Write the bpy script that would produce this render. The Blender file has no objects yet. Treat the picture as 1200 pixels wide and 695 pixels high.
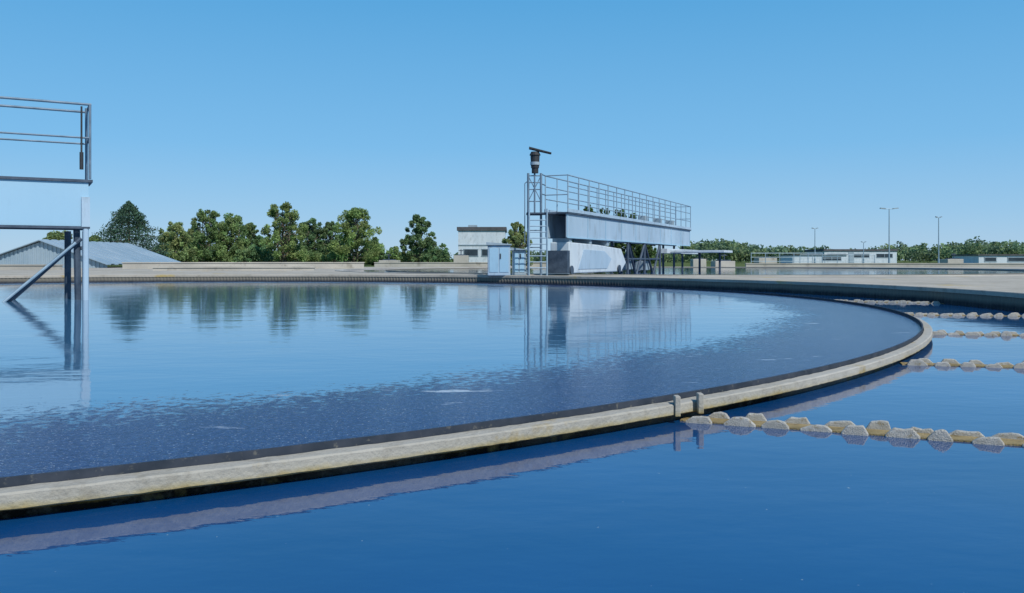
import bpy, math, random
import numpy as np
from mathutils import Vector
random.seed(4); rng=np.random.default_rng(7)
S=bpy.context.scene
F=1000.0; HZ=305.0; CAMZ=0.705
def P(px,D,z=0.0): return Vector(((px-600)/F*D, D, z))
def ZY(py,D): return CAMZ+(HZ-py)/F*D

# ---------------- materials ----------------
def newmat(name):
    m=bpy.data.materials.new(name); m.use_nodes=True
    nt=m.node_tree; b=nt.nodes["Principled BSDF"]; return m,nt,b
def noise(nt,scale,detail=4,rough=.55,vec=None,mscale=None):
    n=nt.nodes.new('ShaderNodeTexNoise'); n.inputs['Scale'].default_value=scale
    n.inputs['Detail'].default_value=detail; n.inputs['Roughness'].default_value=rough
    if vec is None:
        tc=nt.nodes.new('ShaderNodeNewGeometry'); vec=tc.outputs['Position']
    if mscale:
        mp=nt.nodes.new('ShaderNodeMapping'); mp.inputs['Scale'].default_value=mscale
        nt.links.new(vec,mp.inputs['Vector']); vec=mp.outputs[0]
    nt.links.new(vec,n.inputs['Vector']); return n.outputs['Fac']
def ramp(nt,inp,stops):
    r=nt.nodes.new('ShaderNodeValToRGB'); e=r.color_ramp.elements
    while len(e)<len(stops): e.new(.5)
    for i,(p,c) in enumerate(stops):
        e[i].position=p; e[i].color=(c[0],c[1],c[2],1) if hasattr(c,'__len__') else (c,c,c,1)
    nt.links.new(inp,r.inputs[0]); return r.outputs[0]
def mixc(nt,f,a,b):
    m=nt.nodes.new('ShaderNodeMix'); m.data_type='RGBA'
    for s,v in ((m.inputs[0],f),(m.inputs[6],a),(m.inputs[7],b)):
        if hasattr(v,'is_linked'): nt.links.new(v,s)
        elif hasattr(v,'__len__'): s.default_value=(v[0],v[1],v[2],1)
        else: s.default_value=v
    return m.outputs[2]
def mth(nt,op,a,b=None,c=None):
    m=nt.nodes.new('ShaderNodeMath'); m.operation=op
    for i,v in enumerate((a,b,c)):
        if v is None: continue
        if hasattr(v,'is_linked'): nt.links.new(v,m.inputs[i])
        else: m.inputs[i].default_value=v
    return m.outputs[0]
def bump(nt,b,h,strength,dist):
    n=nt.nodes.new('ShaderNodeBump'); n.inputs['Distance'].default_value=dist
    if hasattr(strength,'is_linked'): nt.links.new(strength,n.inputs['Strength'])
    else: n.inputs['Strength'].default_value=strength
    nt.links.new(h,n.inputs['Height']); nt.links.new(n.outputs[0],b.inputs['Normal'])
def weathered(name,c1,c2,scale=3,rough=.8,metal=0,bstr=.3,c3=None,mscale=None,t3=(.56,.68)):
    m,nt,b=newmat(name)
    f=noise(nt,scale,6,.6,mscale=mscale)
    col=ramp(nt,f,[(.35,c1),(.65,c2)])
    if c3:
        f2=noise(nt,scale*2.3,5,.7,mscale=mscale)
        col=mixc(nt,ramp(nt,f2,[(t3[0],0.),(t3[1],1.)]),col,c3)
    nt.links.new(col,b.inputs['Base Color']); b.inputs['Roughness'].default_value=rough
    b.inputs['Metallic'].default_value=metal
    bump(nt,b,noise(nt,scale*12,4),bstr,.01)
    return m
M={}
M['conc']=weathered('concrete',(.34,.31,.25),(.46,.42,.34),1.2,.9,0,.5,(.22,.20,.15))
def m_apron():
    m,nt,b=newmat('apron_concrete')
    f=noise(nt,.5,6,.65); col=ramp(nt,f,[(.3,(.30,.285,.24)),(.5,(.39,.365,.31)),(.7,(.46,.43,.37))])
    f2=noise(nt,3,6,.75); col=mixc(nt,ramp(nt,f2,[(.5,0.),(.66,.6)]),col,(.22,.20,.165))
    f3=noise(nt,.8,4,.6); col=mixc(nt,ramp(nt,f3,[(.62,0.),(.70,.75)]),col,(.42,.30,.06))
    nt.links.new(col,b.inputs['Base Color']); b.inputs['Roughness'].default_value=.95
    b.inputs['Specular IOR Level'].default_value=.15
    bump(nt,b,noise(nt,25,5),.6,.01); return m
M['apron']=m_apron()
M['wallc']=weathered('wall_concrete',(.34,.325,.29),(.46,.44,.39),.5,.9,0,.5,(.26,.245,.21))
M['pale']=weathered('pale_blue_paint',(.31,.43,.53),(.38,.50,.60),1.1,.6,0,.05,(.21,.27,.31),mscale=(1,1,.3),t3=(.52,.74))
M['panel']=weathered('sky_blue_paint',(.27,.46,.60),(.31,.50,.63),.5,.6,0,.05,(.24,.39,.50),mscale=(1,1,.3),t3=(.58,.78))
M['rail']=weathered('galvanised_steel',(.22,.32,.40),(.31,.42,.50),6,.5,.2,.1)
M['raild']=weathered('aged_steel',(.10,.16,.22),(.17,.24,.31),6,.6,.2,.1)
M['dsteel']=weathered('dark_steel',(.03,.05,.08),(.07,.10,.14),5,.6,.2,.2)
M['white']=weathered('white_paint',(.48,.56,.61),(.56,.63,.67),1.5,.5,0,.1,(.34,.38,.40),mscale=(1,1,.5),t3=(.52,.74))
M['black']=weathered('black_rubber',(.015,.018,.022),(.03,.035,.04),5,.7)
M['roof']=weathered('dark_roof',(.05,.055,.06),(.09,.09,.10),2,.8)
M['glass']=weathered('window_glass',(.02,.03,.04),(.04,.06,.08),1,.15,0,0)
M['louvre']=weathered('grey_paint',(.22,.30,.36),(.30,.38,.43),3,.6)
M['bark']=weathered('bark',(.10,.08,.06),(.22,.19,.15),4,.9)
M['corr']=weathered('corrugated_sheet',(.26,.36,.43),(.34,.43,.49),.6,.5,.2,.1)
M['block']=weathered('encrusted_weir',(.36,.35,.31),(.50,.49,.45),18,.9,0,.9,(.26,.20,.09))
M['blockd']=weathered('trough_timber',(.20,.15,.06),(.34,.26,.12),12,.9,0,.8,(.10,.08,.04))

def m_weirconc():
    m,nt,b=newmat('weir_concrete')
    g=nt.nodes.new('ShaderNodeNewGeometry'); s=nt.nodes.new('ShaderNodeSeparateXYZ'); nt.links.new(g.outputs['Position'],s.inputs[0])
    z=s.outputs['Z']
    nz=noise(nt,6,7,.7); zz=mth(nt,'ADD',z,mth(nt,'MULTIPLY',mth(nt,'SUBTRACT',nz,.5),.045))
    mr=nt.nodes.new('ShaderNodeMapRange'); mr.inputs[1].default_value=-.01; mr.inputs[2].default_value=.1; nt.links.new(zz,mr.inputs[0])
    col=ramp(nt,mr.outputs[0],[(.0,(.008,.007,.006)),(.26,(.015,.013,.010)),(.36,(.27,.19,.05)),(.47,(.34,.30,.18)),(.6,(.36,.35,.30)),(1.,(.34,.33,.295))])
    f=noise(nt,11,7,.75)
    col=mixc(nt,ramp(nt,f,[(.5,0.),(.7,.6)]),col,(.17,.155,.12))
    f3=noise(nt,.7,3,.5)
    col=mixc(nt,ramp(nt,f3,[(.45,0.),(.62,.4)]),col,(.46,.45,.41))
    f4=noise(nt,2.5,5,.7); col=mixc(nt,ramp(nt,f4,[(.58,0.),(.66,.6)]),col,(.30,.22,.07))
    nt.links.new(col,b.inputs['Base Color']); b.inputs['Roughness'].default_value=.9; b.inputs['Specular IOR Level'].default_value=.2
    bump(nt,b,noise(nt,60,5),.8,.006); return m
M['weir']=m_weirconc()
def m_lip():
    m,nt,b=newmat('weir_plate')
    f=noise(nt,9,5,.6); col=ramp(nt,f,[(.3,(.02,.03,.045)),(.7,(.05,.06,.08))])
    f=noise(nt,40,4,.6); col=mixc(nt,ramp(nt,f,[(.6,0.),(.7,.6)]),col,(.16,.16,.14))
    nt.links.new(col,b.inputs['Base Color']); b.inputs['Roughness'].default_value=.7; b.inputs['Specular IOR Level'].default_value=.2; return m
M['lip']=m_lip()
def m_outer():
    m,nt,b=newmat('dark_base_wall')  # wall face: near-black low down, grading to lighter concrete above
    g=nt.nodes.new('ShaderNodeNewGeometry'); s=nt.nodes.new('ShaderNodeSeparateXYZ'); nt.links.new(g.outputs['Position'],s.inputs[0])
    zz=mth(nt,'ADD',s.outputs['Z'],mth(nt,'MULTIPLY',mth(nt,'SUBTRACT',noise(nt,2,6,.7),.5),.05))
    mr=nt.nodes.new('ShaderNodeMapRange'); mr.inputs[1].default_value=.05; mr.inputs[2].default_value=.12; nt.links.new(zz,mr.inputs[0])
    f=noise(nt,4,5,.6); col=ramp(nt,f,[(.3,(.02,.025,.035)),(.7,(.06,.06,.06))])
    col=mixc(nt,mr.outputs[0],col,(.18,.17,.14))
    nt.links.new(col,b.inputs['Base Color']); b.inputs['Roughness'].default_value=.8; b.inputs['Specular IOR Level'].default_value=.2; return m
M['outer']=m_outer()
CX,CY=-7.1,12.9
def m_water(name,base,inner=False):
    m,nt,b=newmat(name)
    b.inputs['IOR'].default_value=1.72; b.inputs['Roughness'].default_value=.03
    h1=noise(nt,1.1,3,.5,mscale=(1,1.6,1)); h2=noise(nt,7,3,.5,mscale=(1,1.8,1)); h3=noise(nt,30,2,.5,mscale=(1,1.8,1))
    h=mth(nt,'ADD',h1,mth(nt,'MULTIPLY',h2,.2)); h=mth(nt,'ADD',h,mth(nt,'MULTIPLY',h3,.03))
    if not inner:
        f=noise(nt,.5,3); col=ramp(nt,f,[(.3,base),(.7,tuple(v*1.4 for v in base))])
        fl=noise(nt,38,2,.5); col=mixc(nt,ramp(nt,fl,[(.76,0.),(.78,.6)]),col,(.3,.35,.35))
        nt.links.new(col,b.inputs['Base Color'])
        bump(nt,b,h,.32,.012); return m
    g=nt.nodes.new('ShaderNodeNewGeometry'); s=nt.nodes.new('ShaderNodeSeparateXYZ'); nt.links.new(g.outputs['Position'],s.inputs[0])
    dx=mth(nt,'SUBTRACT',s.outputs[0],CX); dy=mth(nt,'SUBTRACT',s.outputs[1],CY)
    r=mth(nt,'SQRT',mth(nt,'ADD',mth(nt,'MULTIPLY',dx,dx),mth(nt,'MULTIPLY',dy,dy)))
    wob=noise(nt,.5,5,.6); wob2=noise(nt,22,4,.75)
    rr=mth(nt,'ADD',r,mth(nt,'MULTIPLY',mth(nt,'SUBTRACT',wob,.5),1.3))
    rr=mth(nt,'ADD',rr,mth(nt,'MULTIPLY',mth(nt,'SUBTRACT',wob2,.5),2.4))
    mr=nt.nodes.new('ShaderNodeMapRange'); mr.inputs[1].default_value=10.72; mr.inputs[2].default_value=10.95; nt.links.new(rr,mr.inputs[0])
    mask=mr.outputs[0]
    sp=noise(nt,60,4,.75)
    film=ramp(nt,sp,[(.35,(.008,.020,.075)),(.55,(.018,.042,.135)),(.66,(.045,.095,.20)),(.80,(.18,.25,.35))])
    sp2=noise(nt,110,2,.6); film=mixc(nt,ramp(nt,sp2,[(.67,0.),(.70,.8)]),film,(.45,.5,.55))
    st=noise(nt,2.2,5,.6,mscale=(1,3.5,1)); film=mixc(nt,ramp(nt,st,[(.65,0.),(.70,.8)]),film,(.45,.52,.6))
    col=mixc(nt,mask,base,film); nt.links.new(col,b.inputs['Base Color'])
    nt.links.new(mth(nt,'MULTIPLY_ADD',mask,.06,.04),b.inputs['Roughness'])
    nt.links.new(mth(nt,'MULTIPLY_ADD',mask,-.70,1.85),b.inputs['IOR'])
    hh=mth(nt,'ADD',h,mth(nt,'MULTIPLY',mth(nt,'MULTIPLY',sp,mask),.5))
    bump(nt,b,hh,.30,.012); return m
M['water_in']=m_water('settled_water',(.05,.16,.29),True)
M['water_ch']=m_water('channel_water',(.003,.045,.145))
def m_ground():
    m,nt,b=newmat('grass_ground')
    f=noise(nt,.15,6,.6); col=ramp(nt,f,[(.3,(.05,.085,.02)),(.55,(.09,.12,.035)),(.75,(.17,.16,.08))])
    nt.links.new(col,b.inputs['Base Color']); b.inputs['Roughness'].default_value=.95; b.inputs['Specular IOR Level'].default_value=.1
    bump(nt,b,noise(nt,8,5),.6,.08); return m
M['ground']=m_ground()
def m_leaf(name):
    m,nt,b=newmat(name)
    a=nt.nodes.new('ShaderNodeAttribute'); a.attribute_name='tint'
    nt.links.new(a.outputs['Color'],b.inputs['Base Color']); b.inputs['Roughness'].default_value=.6
    b.inputs['Specular IOR Level'].default_value=.2
    t=nt.nodes.new('ShaderNodeBsdfTranslucent'); nt.links.new(a.outputs['Color'],t.inputs[0])
    mx=nt.nodes.new('ShaderNodeMixShader'); mx.inputs[0].default_value=.45
    nt.links.new(b.outputs[0],mx.inputs[1]); nt.links.new(t.outputs[0],mx.inputs[2])
    nt.links.new(mx.outputs[0],nt.nodes['Material Output'].inputs[0]); return m
M['leaf']=m_leaf('foliage')

# ---------------- mesh builder ----------------
class MB:
    def __init__(s): s.v=[]; s.f=[]
    def quadbox(s,c):
        o=len(s.v); s.v+= [tuple(p) for p in c]
        s.f+=[tuple(o+i for i in q) for q in ((3,2,1,0),(4,5,6,7),(0,1,5,4),(1,2,6,5),(2,3,7,6),(3,0,4,7))]
    def box(s,a,b,fr=None):
        x0,y0,z0=a;x1,y1,z1=b
        c=[(x0,y0,z0),(x1,y0,z0),(x1,y1,z0),(x0,y1,z0),(x0,y0,z1),(x1,y0,z1),(x1,y1,z1),(x0,y1,z1)]
        if fr: c=[fr(*p) for p in c]
        s.quadbox(c)
    def tube(s,p0,p1,r,n=8,r1=None):
        p0=Vector(p0);p1=Vector(p1); d=(p1-p0).normalized()
        a=d.cross(Vector((0,0,1)) if abs(d.z)<.9 else Vector((1,0,0))).normalized(); b=d.cross(a)
        r1=r if r1 is None else r1; o=len(s.v)
        for p,q in ((p0,r),(p1,r1)):
            for i in range(n):
                t=2*math.pi*i/n; s.v.append(tuple(p+a*math.cos(t)*q+b*math.sin(t)*q))
        for i in range(n):
            j=(i+1)%n; s.f.append((o+i,o+j,o+n+j,o+n+i))
        s.f.append(tuple(o+i for i in range(n))[::-1]); s.f.append(tuple(o+n+i for i in range(n)))
    def prism(s,poly,y0,y1,fr):
        n=len(poly);o=len(s.v)
        for y in (y0,y1):
            for (u,z) in poly: s.v.append(tuple(fr(u,y,z)))
        for i in range(n):
            j=(i+1)%n; s.f.append((o+i,o+j,o+n+j,o+n+i))
        s.f.append(tuple(o+i for i in range(n))[::-1]); s.f.append(tuple(o+n+i for i in range(n)))
    def obj(s,name,mat,parent=None,smooth=False,bevel=0):
        me=bpy.data.meshes.new(name); me.from_pydata([tuple(v) for v in s.v],[],s.f); me.update()
        o=bpy.data.objects.new(name,me); S.collection.objects.link(o); me.materials.append(M[mat] if isinstance(mat,str) else mat)
        import bmesh
        bm=bmesh.new(); bm.from_mesh(me); bmesh.ops.recalc_face_normals(bm,faces=bm.faces); bm.to_mesh(me); bm.free()
        if smooth:
            for p in me.polygons: p.use_smooth=True
        if bevel:
            b=o.modifiers.new('b','BEVEL'); b.width=bevel; b.segments=2; b.limit_method='ANGLE'
        if parent: o.parent=parent
        return o
def empty(name):
    e=bpy.data.objects.new(name,None); S.collection.objects.link(e); return e
def lathe(name,cx,cy,prof,mat,n=512,a0=0,a1=2*math.pi,parent=None,closed=True,rib=0,jit=0):
    v=[];f=[];k=len(prof); full=abs(a1-a0-2*math.pi)<1e-6; cnt=n if full else n+1
    for i in range(cnt):
        t=a0+(a1-a0)*i/n
        dr=rib if (rib and i%2) else 0
        for (r,z) in prof:
            jr=random.uniform(-jit,jit); v.append((cx+(r+dr+jr)*math.cos(t),cy+(r+dr+jr)*math.sin(t),z+random.uniform(-jit,jit)))
    for i in range(n):
        j=(i+1)%cnt if full else i+1
        for q in range(k if closed else k-1):
            w=(q+1)%k; f.append((i*k+q,j*k+q,j*k+w,i*k+w))
    m=MB(); m.v=v; m.f=f; return m.obj(name,mat,parent)
def disc(name,cx,cy,r,z,mat,parent=None,n=256):
    m=MB(); m.v=[(cx+r*math.cos(2*math.pi*i/n),cy+r*math.sin(2*math.pi*i/n),z) for i in range(n)]
    m.f=[tuple(range(n))]; return m.obj(name,mat,parent)
def sheet(name,outer,holes,z,mat,ext=0,parent=None):
    cu=bpy.data.curves.new(name,'CURVE'); cu.dimensions='2D'; cu.fill_mode='BOTH'; cu.extrude=ext
    def sp(pts):
        s=cu.splines.new('POLY'); s.points.add(len(pts)-1); s.use_cyclic_u=True
        for i,(x,y) in enumerate(pts): s.points[i].co=(x,y,0,1)
    sp(outer)
    for (x,y,r) in holes: sp([(x+r*math.cos(2*math.pi*i/256),y+r*math.sin(2*math.pi*i/256)) for i in range(256)])
    o=bpy.data.objects.new(name,cu); S.collection.objects.link(o)
    dg=bpy.context.evaluated_depsgraph_get(); me=bpy.data.meshes.new_from_object(o.evaluated_get(dg))
    bpy.data.objects.remove(o); me.materials.clear(); me.materials.append(M[mat]); me.name=name
    o=bpy.data.objects.new(name,me); S.collection.objects.link(o); o.location.z=z
    if parent:o.parent=parent
    return o

# ---------------- ground and tanks ----------------
T1=(CX,CY); RO=14.12; T2=(8.7,41.5); R2=16.6
HOL=[(CX,CY,RO+.12),(T2[0],T2[1],R2+.12)]
sheet('ground',[(-3000,-600),(3000,-600),(3000,5000),(-3000,5000)],HOL,.17,'ground')
sheet('concrete_pavement',[(-45,-12),(60,-12),(60,60),(-45,60)],HOL,.20,'apron',ext=.04)
tk=empty('settling_tank')
disc('settled_water',CX,CY,11.985,.078,'water_in',tk)
lathe('weir_plate',CX,CY,[(11.985,.0),(11.985,.107),(11.998,.107),(11.998,.0)],'lip',720,parent=tk,jit=.0008)
lathe('weir_wall',CX,CY,[(12.002,.082),(12.065,.081),(12.072,.076),(12.072,.038),(12.062,.032),(12.02,.024),(12.015,-.1),(12.002,-.1)],'weir',1800,parent=tk,jit=.0013)
lathe('channel_water',CX,CY,[(12.01,0),(RO+.05,0)],'water_ch',256,parent=tk,closed=False)
lathe('outer_wall',CX,CY,[(RO,-.1),(RO,.185),(RO+.1,.185),(RO+.1,-.1)],'outer',1800,parent=tk,rib=.018)
lathe('coping',CX,CY,[(RO-.01,.188),(RO-.01,.25),(RO,.258),(RO+.45,.258),(RO+.45,.188)],'apron',512,parent=tk)
def pol(px,py,z):
    D=(CAMZ-z)*F/(py-HZ); return P(px,D,z)
m=MB()
for (px,py) in ((793,467),(820,464)):
    p=pol(px,py,.105); m.box((p.x-.012,p.y-.03,.03),(p.x+.012,p.y+.02,.118))
m.obj('weir_bracket','weir',tk,bevel=.004)
rows=[((800,491),(1240,523)),((1076,427),(1290,433)),((1085,391.5),(1240,394)),((1078,369.5),(1225,371)),((1010,354),(1118,356))]
def trough(a,b):
    a=pol(*a,0);b=pol(*b,0); d=(b-a); d.z=0; d.normalize(); n=Vector((-d.y,d.x,0))
    c=Vector((CX,CY,0))
    while (a-c).length<12.0: a=a+d*.01
    while (a-c).length>12.06: a=a-d*.01
    e=a.copy()
    while (e-c).length<RO+.02: e=e+d*.02
    L=(e-a).length
    fr=lambda u,v,z:a+d*u+n*v+Vector((0,0,z))
    par=empty('notched_trough')
    base=MB(); base.box((0,-.055,-.06),(L,.055,.006),fr); base.obj('trough_floor','blockd',par)
    pl=MB()
    for side in (-.06,.06):
        u=.03+(0.07 if side>0 else 0)
        while u<L-.14:
            w=.116+random.uniform(-.026,.018); h=.033+random.uniform(-.011,.008); j=random.uniform(-.009,.009); q=random.uniform(-.008,.008)
            def fq(uu,vv,zz,u0=u,q=q): return fr(uu,vv+(uu-u0)*q*8,zz)
            pl.prism([(u,-.03),(u+w,-.03),(u+w+random.uniform(-.004,.008),.006),(u+w*random.uniform(.72,.86),h),(u+w*.55,h+random.uniform(-.006,.006)),(u+w*random.uniform(.14,.28),h+random.uniform(-.008,.002)),(u-.004,.006)],side-.012+j,side+.012+j,fq)
            u+=.158+random.uniform(-.012,.012)
    pl.obj('notch_plate','block',par,bevel=.005)
for a,b in rows: trough(a,b)

# tank 2
t2=empty('settling_tank')
disc('tank_water',T2[0],T2[1],R2+.05,.22,'water_ch',t2)
lathe('tank_coping',T2[0],T2[1],[(R2,.05),(R2,.265),(R2+.35,.265),(R2+.35,.05)],'wallc',512,parent=t2)
lathe('inner_weir',T2[0],T2[1],[(R2-2,.1),(R2-2,.25),(R2-1.9,.25),(R2-1.9,.1)],'outer',256,parent=t2)

# ---------------- bridges ----------------
def rails(mb,fr,L,v,z0,zt,step,r=.018,mids=(.36,.7),post_r=.017):
    n=max(1,round(L/step))
    for i in range(n+1):
        u=L*i/n; mb.tube(fr(u,v,z0),fr(u,v,zt),post_r,6)
    mb.tube(fr(-.02,v,zt),fr(L+.02,v,zt),r,8)
    for q in mids: mb.tube(fr(0,v,z0+(zt-z0)*q),fr(L,v,z0+(zt-z0)*q),r*.8,6)
O=Vector((1.35,26.0,0)); d=Vector((.412,.911,0)).normalized(); nn=Vector((d.y,-d.x,0))
fr=lambda u,v,z:O+d*u+nn*(v*.62)+Vector((0,0,z))
L=16.8; B=empty('scraper_bridge'); ZD=2.12; ZT=3.29
m=MB(); 
for v in (.5,-.55): m.box((0,v,1.40),(L,v+.05,ZD),fr)
m.obj('girder','pale',B)
m=MB()
for v in (.56,-.6):
    m.box((0,v,1.38),(L,v+.04,1.415),fr)
    for i in range(10):
        u=.05+i*(L-.1)/9; m.box((u-.015,v-.006,1.417),(u+.015,v+.015,ZD-.01),fr)
m.obj('stiffeners','panel',B)
m=MB(); m.box((-.05,-.62,ZD+.003),(L+.05,.64,ZD+.05),fr); m.obj('deck','dsteel',B)
m=MB(); rails(m,fr,L,.6,ZD+.05,ZT,1.0,.022,post_r=.019); rails(m,fr,L,-.58,ZD+.05,ZT,1.0,.022,post_r=.019)
for u in (0,L): 
    for z in (2.7,ZT): m.tube(fr(u,-.58,z),fr(u,.6,z),.018,6)
m.obj('handrail','rail',B,smooth=False)
m=MB(); m.box((0,.645,ZD+.052),(L,.655,ZD+.15),fr); m.box((0,-.635,ZD+.052),(L,-.625,ZD+.15),fr); m.obj('toe_board','pale',B)
m=MB()
for u,w in ((9.6,.4),(12.,.3),(14.2,.35)): m.box((u,-.3,ZD+.052),(u+w,.2,ZD+.4),fr)
m.obj('control_boxes','louvre',B,bevel=.01)
m=MB(); m.prism([(.2,.30),(5.6,.30),(6.2,.62),(5.6,1.12),(3.0,1.22),(.2,1.26)],-.45,.55,fr); m.obj('drive_housing','white',B,bevel=.03)
m=MB(); m.prism([(1.0,.42),(3.9,.42),(4.4,.75),(3.6,1.02),(1.5,1.05)],.552,.575,fr); m.obj('housing_panel','pale',B,bevel=.01)
m=MB(); m.box((-.05,-.5,.30),(.18,.6,1.0),fr); m.tube(fr(.3,.66,.4),fr(.3,.60,.4),.14,16); m.tube(fr(5.2,.66,.4),fr(5.2,.6,.4),.14,16)
m.obj('carriage','dsteel',B)
m=MB(); m.box((.3,-.4,1.262),(.5,.5,1.38),fr); m.box((4.,-.4,1.2),(4.2,.5,1.38),fr); m.box((2.2,-.4,1.24),(2.4,.5,1.38),fr); m.obj('packers','louvre',B)
m=MB()
for v in (-.5,.5):
    for u0,u1 in ((6.5,6.5),(6.5,7.6),(8.8,7.6),(8.8,8.8),(8.8,10.1),(11.2,10.1),(11.2,11.2)):
        m.tube(fr(u0,v,1.38),fr(u1,v,.1),.05,8)
    m.tube(fr(6.5,v,.75),fr(11.2,v,.75),.04,8)
for u in (6.5,8.8,11.2): m.tube(fr(u,-.5,.75),fr(u,.5,.75),.04,8)
for u in (13.,15.,16.7): m.tube(fr(u,0,1.38),fr(u,0,.1),.05,8)
m.obj('scraper_struts','dsteel',B)
m=MB(); m.box((6.6,-.3,.35),(7.5,.35,.72),fr); m.box((9.2,-.3,.3),(10.0,.35,.68),fr); m.obj('pump_boxes','louvre',B,bevel=.02)
m=MB(); m.box((11.5,.4,1.0),(17.6,.9,1.2),fr); m.box((12,1.0,1.03),(14.,4.6,1.13),fr); m.obj('scum_trough','white',B,bevel=.01)
m=MB(); m.tube(fr(13,2.6,1.03),fr(13,2.6,.1),.05,8); m.tube(fr(13,4.,1.03),fr(13,4.,.1),.05,8); m.obj('trough_supports','dsteel',B)
m=MB(); D=25.6
for px in (619,634):
    p=P(px,D); m.tube((p.x,p.y,.25),(p.x,p.y,ZY(203,D)),.036,8)
for y in (206,214,222,236,252,270,290):
    a=P(619,D,ZY(y,D)); b=P(634,D,ZY(y,D)); m.tube(a,b,.018,6)
for y0,y1 in ((206,236),(236,206)):
    m.tube(P(619,D,ZY(y0,D)),P(634,D,ZY(y1,D)),.014,6)
p=P(626.5,D); m.tube((p.x,p.y-.02,ZY(250,D)),(p.x,p.y-.02,ZY(203,D)),.03,6)
p=P(615,D); m.tube((p.x,p.y,ZY(285,D)),(p.x,p.y,ZY(215,D)),.016,6); m.tube(p+Vector((0,0,ZY(215,D))),P(619,D,ZY(212,D)),.016,6)
for z in (ZT,3.0,2.7): m.tube(P(634,D,z),fr(0,-.58,z),.018,6)
m.obj('mast','raild',B)
m=MB(); p=P(627,D)
m.tube((p.x,p.y,ZY(203,D)),(p.x,p.y,ZY(197,D)),.10,16); m.tube((p.x,p.y,ZY(197,D)),(p.x,p.y,ZY(182,D)),.12,16,.14)
m.tube((p.x,p.y,ZY(182,D)),(p.x,p.y,ZY(178,D)),.17,16,.12)
a=P(620,D,ZY(174.5,D)); b=P(646,D,ZY(180.5,D)); 
m.quadbox([(a.x,a.y-.15,a.z),(b.x,b.y-.15,b.z-.0),(b.x,b.y+.15,b.z),(a.x,a.y+.15,a.z),(a.x,a.y-.15,a.z+.05),(b.x,b.y-.15,b.z+.03),(b.x,b.y+.15,b.z+.03),(a.x,a.y+.15,a.z+.05)])
m.obj('beacon_head','black',B)
m=MB(); m.tube((p.x,p.y,ZY(193.5,D)),(p.x,p.y,ZY(190,D)),.143,16); m.obj('beacon_lens','louvre',B)
lad=empty('ladder'); m=MB(); D=25.0
for px in (620,641):
    p=P(px,D); m.tube((p.x,p.y,.25),(p.x,p.y,ZY(248,D)),.026,8); m.tube((p.x,p.y,ZY(248,D)),(p.x+.02,p.y+.5,ZY(244,D)),.026,8)
for i in range(9):
    y=258+i*7; m.tube(P(620,D,ZY(y,D)),P(641,D,ZY(y,D)),.017,6)
m.obj('rails_and_rungs','rail',lad)
m=MB(); m.box((P(617,25.3).x,25.25,2.08),(P(640,25.3).x+.3,26.0,2.12)); m.obj('landing','dsteel',B)
def cabinet(x0,x1,y,z1,mat,dep=.5):
    e=empty('control_cabinet'); m=MB(); m.box((x0,y,.25),(x1,y+dep,z1)); m.obj('body',mat,e,bevel=.02)
    m=MB(); m.prism([(x0-.04,z1+.002),(x1+.04,z1+.002),(x1+.04,z1+.03),(x0-.04,z1+.09)],y-.05,y+dep+.05,lambda u,v,z:Vector((u,v,z))); m.obj('roof','louvre',e)
    m=MB(); xm=(x0+x1)/2
    m.box((x0+.05,y-.012,.35),(xm-.015,y-.003,z1-.08)); m.box((xm+.015,y-.012,.35),(x1-.05,y-.003,z1-.08)); m.obj('doors','panel',e,bevel=.004)
    m=MB(); m.box((xm+.03,y-.03,.75),(xm+.06,y-.013,.9)); m.obj('handle','black',e)
cabinet(-.72,-.05,25.2,1.15,'pale')
cabinet(-.0,.42,25.6,1.0,'louvre')

O1=Vector((-6.68,13.5,0)); d1=Vector((-.87,-.5,0)).normalized(); n1=Vector((-d1.y,d1.x,0)); 
if n1.y>0: n1=-n1
fr1=lambda u,v,z:O1+d1*u+n1*v+Vector((0,0,z))
B1=empty('scraper_bridge'); L1=11.3
m=MB()
for v in (.0,-.75): m.box((.02,v,1.24),(L1,v+.03,1.93),fr1)
m.obj('girder','panel',B1)
m=MB(); m.box((-.04,-.78,1.933),(L1,.06,1.975),fr1); m.box((0,.032,1.20),(L1,.07,1.236),fr1); m.box((0,-.79,1.20),(L1,-.752,1.236),fr1); m.obj('deck','dsteel',B1)
m=MB()
for v in (.04,-.75): rails(m,fr1,L1,v,1.985,3.16,1.4,.02,(.55,),.02)
for z in (2.63,3.16): m.tube(fr1(0,-.75,z),fr1(0,.04,z),.02,6)
m.tube(fr1(0.03,-.35,1.99),fr1(0.03,-.35,3.16),.018,6)
m.obj('handrail','raild',B1)
m=MB(); m.tube(fr1(.12,.06,3.12),fr1(.12,.06,2.2),.014,6); m.tube(fr1(.12,.06,2.4),fr1(.12,.06,2.13),.03,8); m.obj('hanging_chain','black',B1)
m=MB(); m.tube(fr1(.06,.03,1.2),fr1(.06,.03,0),.045,10); m.box((.0,-.03,1.23),(.12,.075,1.7),fr1); m.obj('centre_post','pale',B1)
m=MB()
m.tube(fr1(.18,-.1,1.2),fr1(.16,-.1,0),.05,10); m.tube(fr1(.28,-.7,1.18),fr1(.28,-.7,0),.05,10); m.tube(fr1(.02,-.7,1.18),fr1(.02,-.7,0),.05,10)
m.tube(fr1(.12,.0,1.05),fr1(1.2,.0,0),.035,8); m.tube(fr1(.1,-.7,1.05),fr1(1.15,-.7,0),.035,8)
m.tube(fr1(.1,-.7,.9),fr1(.1,0,.9),.03,8)
m.obj('support_struts','dsteel',B1)
m=MB(); m.tube(fr1(.2,.08,.98),fr1(1.25,.08,0),.022,8); m.obj('brace_pipe','rail',B1)
m=MB(); m.box((L1-.3,-.8,.26),(L1+.3,.1,1.17),fr1); m.obj('end_carriage','dsteel',B1)

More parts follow.
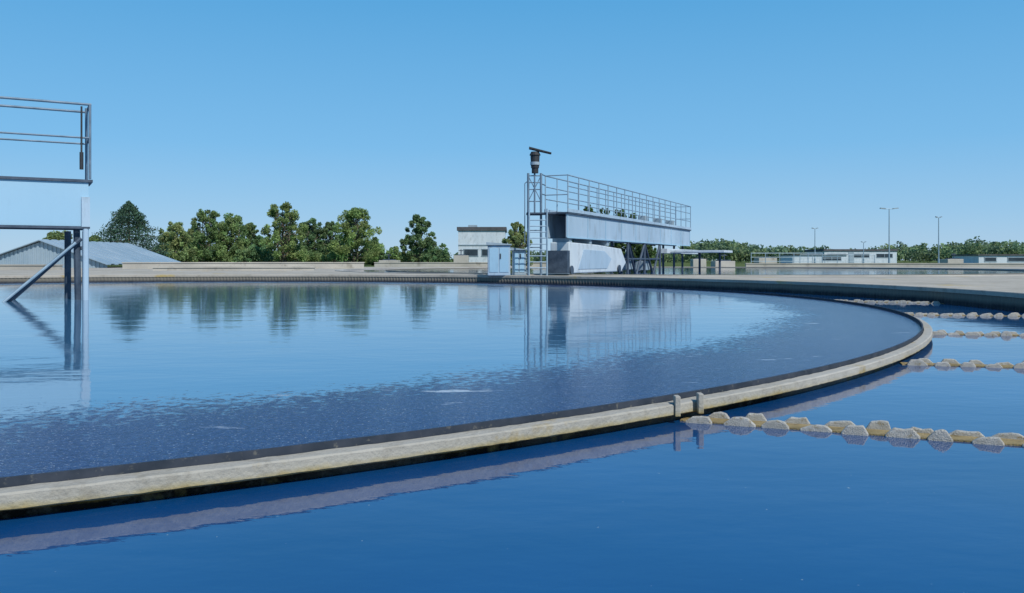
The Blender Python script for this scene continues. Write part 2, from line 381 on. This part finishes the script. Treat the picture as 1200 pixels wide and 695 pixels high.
# ---------------- vegetation ----------------
def leafmesh(name,centers,rads,per,size,cols,parent=None,zmin=.3):
    V=[];C=[]
    for c,r,k,col in zip(centers,rads,per,cols):
        u=rng.normal(size=(k,3)); u/=np.linalg.norm(u,axis=1)[:,None]
        rr=rng.random(k)**.5
        p=np.array(c)+u*rr[:,None]*np.array(r)
        p=p[p[:,2]>zmin]; k=len(p)
        a=rng.normal(size=(k,3)); a/=np.linalg.norm(a,axis=1)[:,None]
        b=rng.normal(size=(k,3)); b-= (a*b).sum(1)[:,None]*a; b/=np.linalg.norm(b,axis=1)[:,None]
        s=size*(.6+.8*rng.random(k))[:,None]
        V.append(np.stack([p-a*s,p+b*s*.6,p+a*s,p-b*s*.6],1).reshape(-1,3))
        t=np.array(col)[None,:]*(.65+.7*rng.random((k,1))); C.append(np.repeat(np.c_[t,np.ones(k)],4,axis=0))
    V=np.concatenate(V);C=np.concatenate(C);n=len(V)//4
    me=bpy.data.meshes.new(name); me.vertices.add(len(V)); me.vertices.foreach_set('co',V.ravel())
    me.loops.add(len(V)); me.loops.foreach_set('vertex_index',np.arange(len(V)))
    me.polygons.add(n); me.polygons.foreach_set('loop_start',np.arange(n)*4); me.polygons.foreach_set('loop_total',np.full(n,4))
    me.update(); at=me.color_attributes.new('tint','FLOAT_COLOR','POINT'); at.data.foreach_set('color',C.ravel())
    me.materials.append(M['leaf']); o=bpy.data.objects.new(name,me); S.collection.objects.link(o)
    if parent:o.parent=parent
    return o
GREENS=[(.22,.33,.13),(.25,.36,.14),(.19,.31,.14),(.28,.36,.15)]
def tree(px,ytop,wpx,D,kind='broadleaf',ybase=None,dens=1.,g=None):
    x=P(px,D).x; H=ZY(ytop,D)-.2; W=wpx/F*D/2; name={'broadleaf':'birch_tree','spruce':'spruce_tree','bush':'bush'}[kind]
    e=empty(name); e.location=(0,0,0); g=g or random.choice(GREENS)
    cs=[];rs=[];pe=[];co=[]; tr=MB()
    if kind=='spruce':
        tr.tube((x,D,.1),(x,D,H),.16,8,.02)
        for i in range(80):
            t=i/80; z=.35+t*(H-.5); w=W*(1-t**2.6)*(.75+.45*random.random()); 
            for q in range(6):
                a=random.random()*6.28; 
                cs.append((x+math.cos(a)*w*.68,D+math.sin(a)*w*.68,z-.1)); rs.append((max(.2,w*.38),max(.2,w*.38),.28)); pe.append(int(34*dens))
                k=.55+.9*random.random(); co.append((.08*k,.15*k,.095*k))
                if q==0: tr.tube((x,D,z+.1),(x+math.cos(a)*w*.9,D+math.sin(a)*w*.9,z-.1),.03,4,.01)
    else:
        bz=.04*H if kind=='broadleaf' else .0
        if kind=='broadleaf':
            lean=random.uniform(-.2,.2); stems=random.choice([1,2,3])
            for s in range(stems):
                ox=(s-(stems-1)/2)*W*.3
                tr.tube((x+ox*.3,D,.1),(x+ox+lean,D,H*.55),.12,8,.07); tr.tube((x+ox+lean,D,H*.55),(x+ox+lean*1.4,D,H*.92),.07,6,.02)
        n=int(110 if kind=='broadleaf' else 26)
        for i in range(n):
            t=random.random(); zc=bz+(H-bz)*(.06+.91*t)
            prof=(math.sin(math.pi*min(1,(.28+.68*t)**.9)))**.6 if kind=='broadleaf' else math.sqrt(max(0,1-t*t))
            a=random.random()*6.28; w=W*prof*random.uniform(.3,1.05)
            c=(x+math.cos(a)*w,D+math.sin(a)*w,zc)
            r=W*random.uniform(.09,.25)*(1.-.3*t)
            cs.append(c); rs.append((r,r,r*random.uniform(.7,1.3))); pe.append(int(2300*(r/W)**1.5*dens)+22); k=random.uniform(.65,1.3)
            co.append((g[0]*k*random.uniform(.9,1.15),g[1]*k,g[2]*k))
            if kind=='broadleaf': tr.tube((x,D,max(.5,zc*.72)),c,.035,5,.01)
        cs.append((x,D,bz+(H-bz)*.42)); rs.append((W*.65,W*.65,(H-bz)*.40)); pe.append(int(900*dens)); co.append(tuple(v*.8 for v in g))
    if tr.v: tr.obj('trunk_and_limbs','bark',e)
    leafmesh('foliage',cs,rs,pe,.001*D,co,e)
    return e
tree(70,268,50,72); tree(110,274,34,74); tree(50,284,26,74,'bush')
tree(151,232,82,70,'spruce',g=None)
tree(205,258,46,82); tree(243,242,52,86); tree(272,247,54,88);tree(293,260,34,90); tree(332,236,58,84,g=(.25,.35,.13))
tree(366,253,42,90,g=(.17,.28,.13)); tree(388,258,34,90); tree(417,242,62,84,g=(.26,.37,.13)); tree(492,250,42,86,g=(.16,.26,.12)); tree(228,266,38,90)
tree(310,276,36,90); tree(186,286,26,84); tree(438,276,24,88)
for px,y,w in ((462,288,34),(520,284,30),(478,290,30),(350,287,60),(300,286,60),(120,286,40),(240,288,60),(400,284,60),(590,286,26),(508,290,30),(270,286,60),(425,286,44)): tree(px,y,w,86,'bush')
tree(606,257,34,60,'broadleaf'); 
for px,y,w in ((690,236,26),(708,240,24),(726,241,24),(676,246,20),(742,247,22),(757,264,24)): tree(px,y,w,95,'broadleaf',g=(.13,.22,.08))
cs=[];rs=[];pe=[];co=[]
def belt(px0,px1,D,ytop,n):
    for i in range(n):
        px=random.uniform(px0,px1); yt=ytop+3*math.sin(px*.021)+2*math.sin(px*.057+1)+random.uniform(-1.5,4)
        z=ZY(yt,D); x=P(px,D).x; r=D*random.uniform(.006,.011)
        k=random.uniform(.65,1.3); g=random.choice([(.19,.28,.14),(.23,.31,.15),(.17,.26,.16)])
        for zz in (z-r*.8, z*.45):
            cs.append((x,D+random.uniform(-8,8),max(.4,zz))); rs.append((r,r,max(r*.8,z*.3))); pe.append(80); co.append(tuple(v*k for v in g))
belt(800,1330,190,288,260); belt(1120,1500,170,285,90); belt(430,830,210,293,130); belt(-700,460,230,296,260); belt(820,930,160,287,40)
leafmesh('distant_trees',cs,rs,pe,.3,co)

# ---------------- buildings ----------------
def building(name,px0,px1,D,ytop,depth,wallm='white',win=(),roofov=.15,flat=True,rooft=.35,door=None):
    e=empty(name); x0=P(px0,D).x;x1=P(px1,D).x;zt=ZY(ytop,D)
    m=MB(); m.box((x0,D,.1),(x1,D+depth,zt-rooft)); m.obj('walls',wallm,e)
    m=MB(); m.box((x0-roofov,D-roofov,zt-rooft+.003),(x1+roofov,D+depth+roofov,zt)); m.obj('roof','roof',e)
    g=MB(); f=MB()
    for (a,b,z0,z1) in win:
        xa=x0+(x1-x0)*a; xb=x0+(x1-x0)*b
        g.box((xa,D-.02,z0),(xb,D-.005,z1)); f.box((xa-.06,D-.05,z0-.08),(xb+.06,D-.003,z0-.003)); f.box((xa-.06,D-.05,z1+.003),(xb+.06,D-.003,z1+.08))
        n=max(1,int((xb-xa)/1.2))
        for i in range(n+1):
            xx=xa+(xb-xa)*i/n; f.box((xx-.03,D-.045,z0),(xx+.03,D-.022,z1))
    if win: g.obj('windows','glass',e); f.obj('window_frames','louvre',e)
    if door:
        m=MB(); xa=x0+(x1-x0)*door; m.box((xa,D-.04,.2),(xa+1.,D-.003,2.3)); m.obj('door','louvre',e)
    return e
b=building('white_pump_building',537,592,95,266,8,'white',win=[(.12,.42,1.2,1.9),(.5,.8,1.2,1.9)],rooft=.40,door=.84)
m=MB(); x0=P(537,95).x; x1=P(592,95).x; m.box((x0-.02,94.93,2.35),(x1+.02,94.99,2.45)); m.obj('facade_band','louvre',b)
m=MB(); m.box((x0+1.,97,ZY(266,95)+.003),(x0+2.,98,ZY(266,95)+.3)); m.obj('roof_vent','louvre',b)
building('white_low_building',966,1051,150,292,10,'white',win=[(.05,.3,1.2,1.8),(.4,.62,1.2,1.8),(.72,.94,1.2,1.8)],door=.33)
building('white_low_building',929,992,110,298,5,'white',rooft=.12,win=[(.55,.9,.7,1.1)])
building('white_low_building',1147,1215,100,298,6,'white',rooft=.15,win=[(.1,.3,.6,1.),(.5,.8,.6,1.)])
e=empty('corrugated_shed'); D=52; xa=P(-60,D).x; xr=P(48,D).x; xb=P(124,D).x
ze=ZY(310,D); zr=ZY(282,D); xl=xr-(xb-xr)
m=MB(); n=60
for i in range(n):
    u0=xl+(xb-xl)*i/n;u1=xl+(xb-xl)*(i+1)/n
    def zt(u): return zr-(zr-ze-.1)*abs(u-xr)/(xb-xr)-.06
    m.quadbox([(u0,D+(.04 if i%2 else 0),.1),(u1,D+(.04 if i%2 else 0),.1),(u1,D+.2,.1),(u0,D+.2,.1),(u0,D+(.04 if i%2 else 0),zt(u0)),(u1,D+(.04 if i%2 else 0),zt(u1)),(u1,D+.2,zt(u1)),(u0,D+.2,zt(u0))])
m.obj('gable_wall','corr',e)
m=MB()
for (ua,za,ub,zb) in ((xl-.2,ze-.03,xr,zr),(xr,zr,xb+.2,ze-.03)):
    k=24
    for i in range(k):
        y0=D-.25+12*i/k; y1=y0+12/k; h=.05 if i%2 else 0
        m.quadbox([(ua,y0,za+h),(ub,y0,zb+h),(ub,y1,zb+h),(ua,y1,za+h),(ua,y0,za+.05+h),(ub,y0,zb+.05+h),(ub,y1,zb+.05+h),(ua,y1,za+.05+h)])
m.obj('roof','corr',e)

def wall(x0,y0,x1,y1,z1,mat='wallc',t=.25):
    m=MB(); a=Vector((x0,y0,0));b=Vector((x1,y1,0)); dd=(b-a); LL=dd.length; dd.normalize(); nv=Vector((-dd.y,dd.x,0))
    f=lambda u,v,z:a+dd*u+nv*v+Vector((0,0,z)); m.box((0,0,.15),(LL,t,z1-.06),f); m.box((-.03,-.04,z1-.057),(LL+.03,t+.04,z1),f); m.obj('concrete_wall',mat)
wall(-21,46,-8.5,49,.60); wall(-40,42,-22,41.5,.5); wall(-16,38,-9,38.8,.42); wall(17,62,60,60,.50); wall(-10,62,6,63,.56)
def fence(x0,y0,x1,y1,z1=1.25):
    a=Vector((x0,y0,0));b=Vector((x1,y1,0));dd=(b-a);LL=dd.length;dd.normalize();nv=Vector((-dd.y,dd.x,0))
    f=lambda u,v,z:a+dd*u+nv*v+Vector((0,0,z)); m=MB(); rails(m,f,LL,0,.2,z1,1.2,.025,(.4,.7),.03); m.obj('metal_railing','rail')
fence(18.5,66,24,66); fence(27,80,34,80,1.2)
def lamp(px,ytop,D,arm=.75):
    e=empty('street_lamp'); p=P(px,D); zt=ZY(ytop,D); m=MB(); m.tube((p.x,p.y,.15),(p.x,p.y,zt),.075,8,.045)
    m.tube((p.x-arm*.5,p.y,zt+.02),(p.x+arm*.5,p.y,zt+.02),.03,6); m.tube((p.x,p.y,.15),(p.x,p.y,.9),.11,8); m.obj('pole','rail',e)
    m=MB()
    for s in (-1,1):
        m.prism([(s*arm*.45,zt-.02),(s*arm*1.15,zt+.04),(s*arm*1.1,zt+.14),(s*arm*.45,zt+.08)],-.12,.12,lambda u,v,z:Vector((p.x+u,p.y+v,z)))
    m.obj('lamp_heads','louvre',e)
lamp(1042,245,85,.8); lamp(1100,255,95,.3); lamp(955,268,110,.35); lamp(1012,284,120,.3)
for px,D,w,h in ((540,70,1.2,.9),(455,66,1.5,.5),(820,64,1.,.6),(850,60,1.4,.45),(900,75,1.6,.7),(1120,70,1.3,.6)):
    e=empty('valve_chamber'); x=P(px,D).x; m=MB(); m.box((x-w/2,D,.15),(x+w/2,D+w,h+.2)); m.obj('body','wallc',e,bevel=.03)
    m=MB(); m.box((x-w*.3,D+.1,h+.203),(x+w*.3,D+w*.7,h+.28)); m.tube((x,D+.3,h+.2),(x,D+.3,h+.7),.04,8); m.tube((x-.2,D+.3,h+.6),(x+.2,D+.3,h+.6),.03,8); m.obj('cover','dsteel',e)

# ---------------- light, sky, camera ----------------
el=math.radians(46); az=math.radians(143)
w=bpy.data.worlds.new('World'); S.world=w; w.use_nodes=True; nt=w.node_tree
bg=nt.nodes['Background']; sky=nt.nodes.new('ShaderNodeTexSky'); sky.sky_type='NISHITA'; sky.sun_disc=False
sky.sun_elevation=el; sky.sun_rotation=az; sky.air_density=1.; sky.dust_density=.2; sky.ozone_density=3.
tc=nt.nodes.new('ShaderNodeTexCoord'); sx=nt.nodes.new('ShaderNodeSeparateXYZ'); nt.links.new(tc.outputs['Generated'],sx.inputs[0])
hz=ramp(nt,sx.outputs['Z'],[(0.,(.42,.62,.82)),(.05,(.31,.57,.84)),(.13,(.19,.50,.84)),(.32,(.08,.375,.74)),(.6,(.045,.23,.54)),(1.,(.03,.15,.4))])
sc=nt.nodes.new('ShaderNodeVectorMath'); sc.operation='SCALE'; sc.inputs['Scale'].default_value=9.9; nt.links.new(hz,sc.inputs[0])
mx=nt.nodes.new('ShaderNodeMix'); mx.data_type='RGBA'; mx.inputs[0].default_value=.9
nt.links.new(sky.outputs[0],mx.inputs[6]); nt.links.new(sc.outputs[0],mx.inputs[7]); nt.links.new(mx.outputs[2],bg.inputs[0]); bg.inputs[1].default_value=.1
sl=bpy.data.lights.new('sun','SUN'); sl.energy=4.2; sl.angle=math.radians(.5); sl.color=(1,.95,.88)
so=bpy.data.objects.new('sun',sl); S.collection.objects.link(so)
sd=Vector((math.sin(az)*math.cos(el),math.cos(az)*math.cos(el),math.sin(el)))
so.rotation_euler=sd.to_track_quat('Z','Y').to_euler()
c=bpy.data.cameras.new('camera'); co_=bpy.data.objects.new('camera',c); S.collection.objects.link(co_)
co_.location=(0,0,CAMZ); co_.rotation_euler=(math.pi/2,0,0); c.lens=30; c.sensor_width=36; c.shift_y=-42.5/1200; c.clip_start=.05; c.clip_end=8000
S.camera=co_
S.view_settings.view_transform='Standard'; S.view_settings.look='None'; S.view_settings.exposure=0
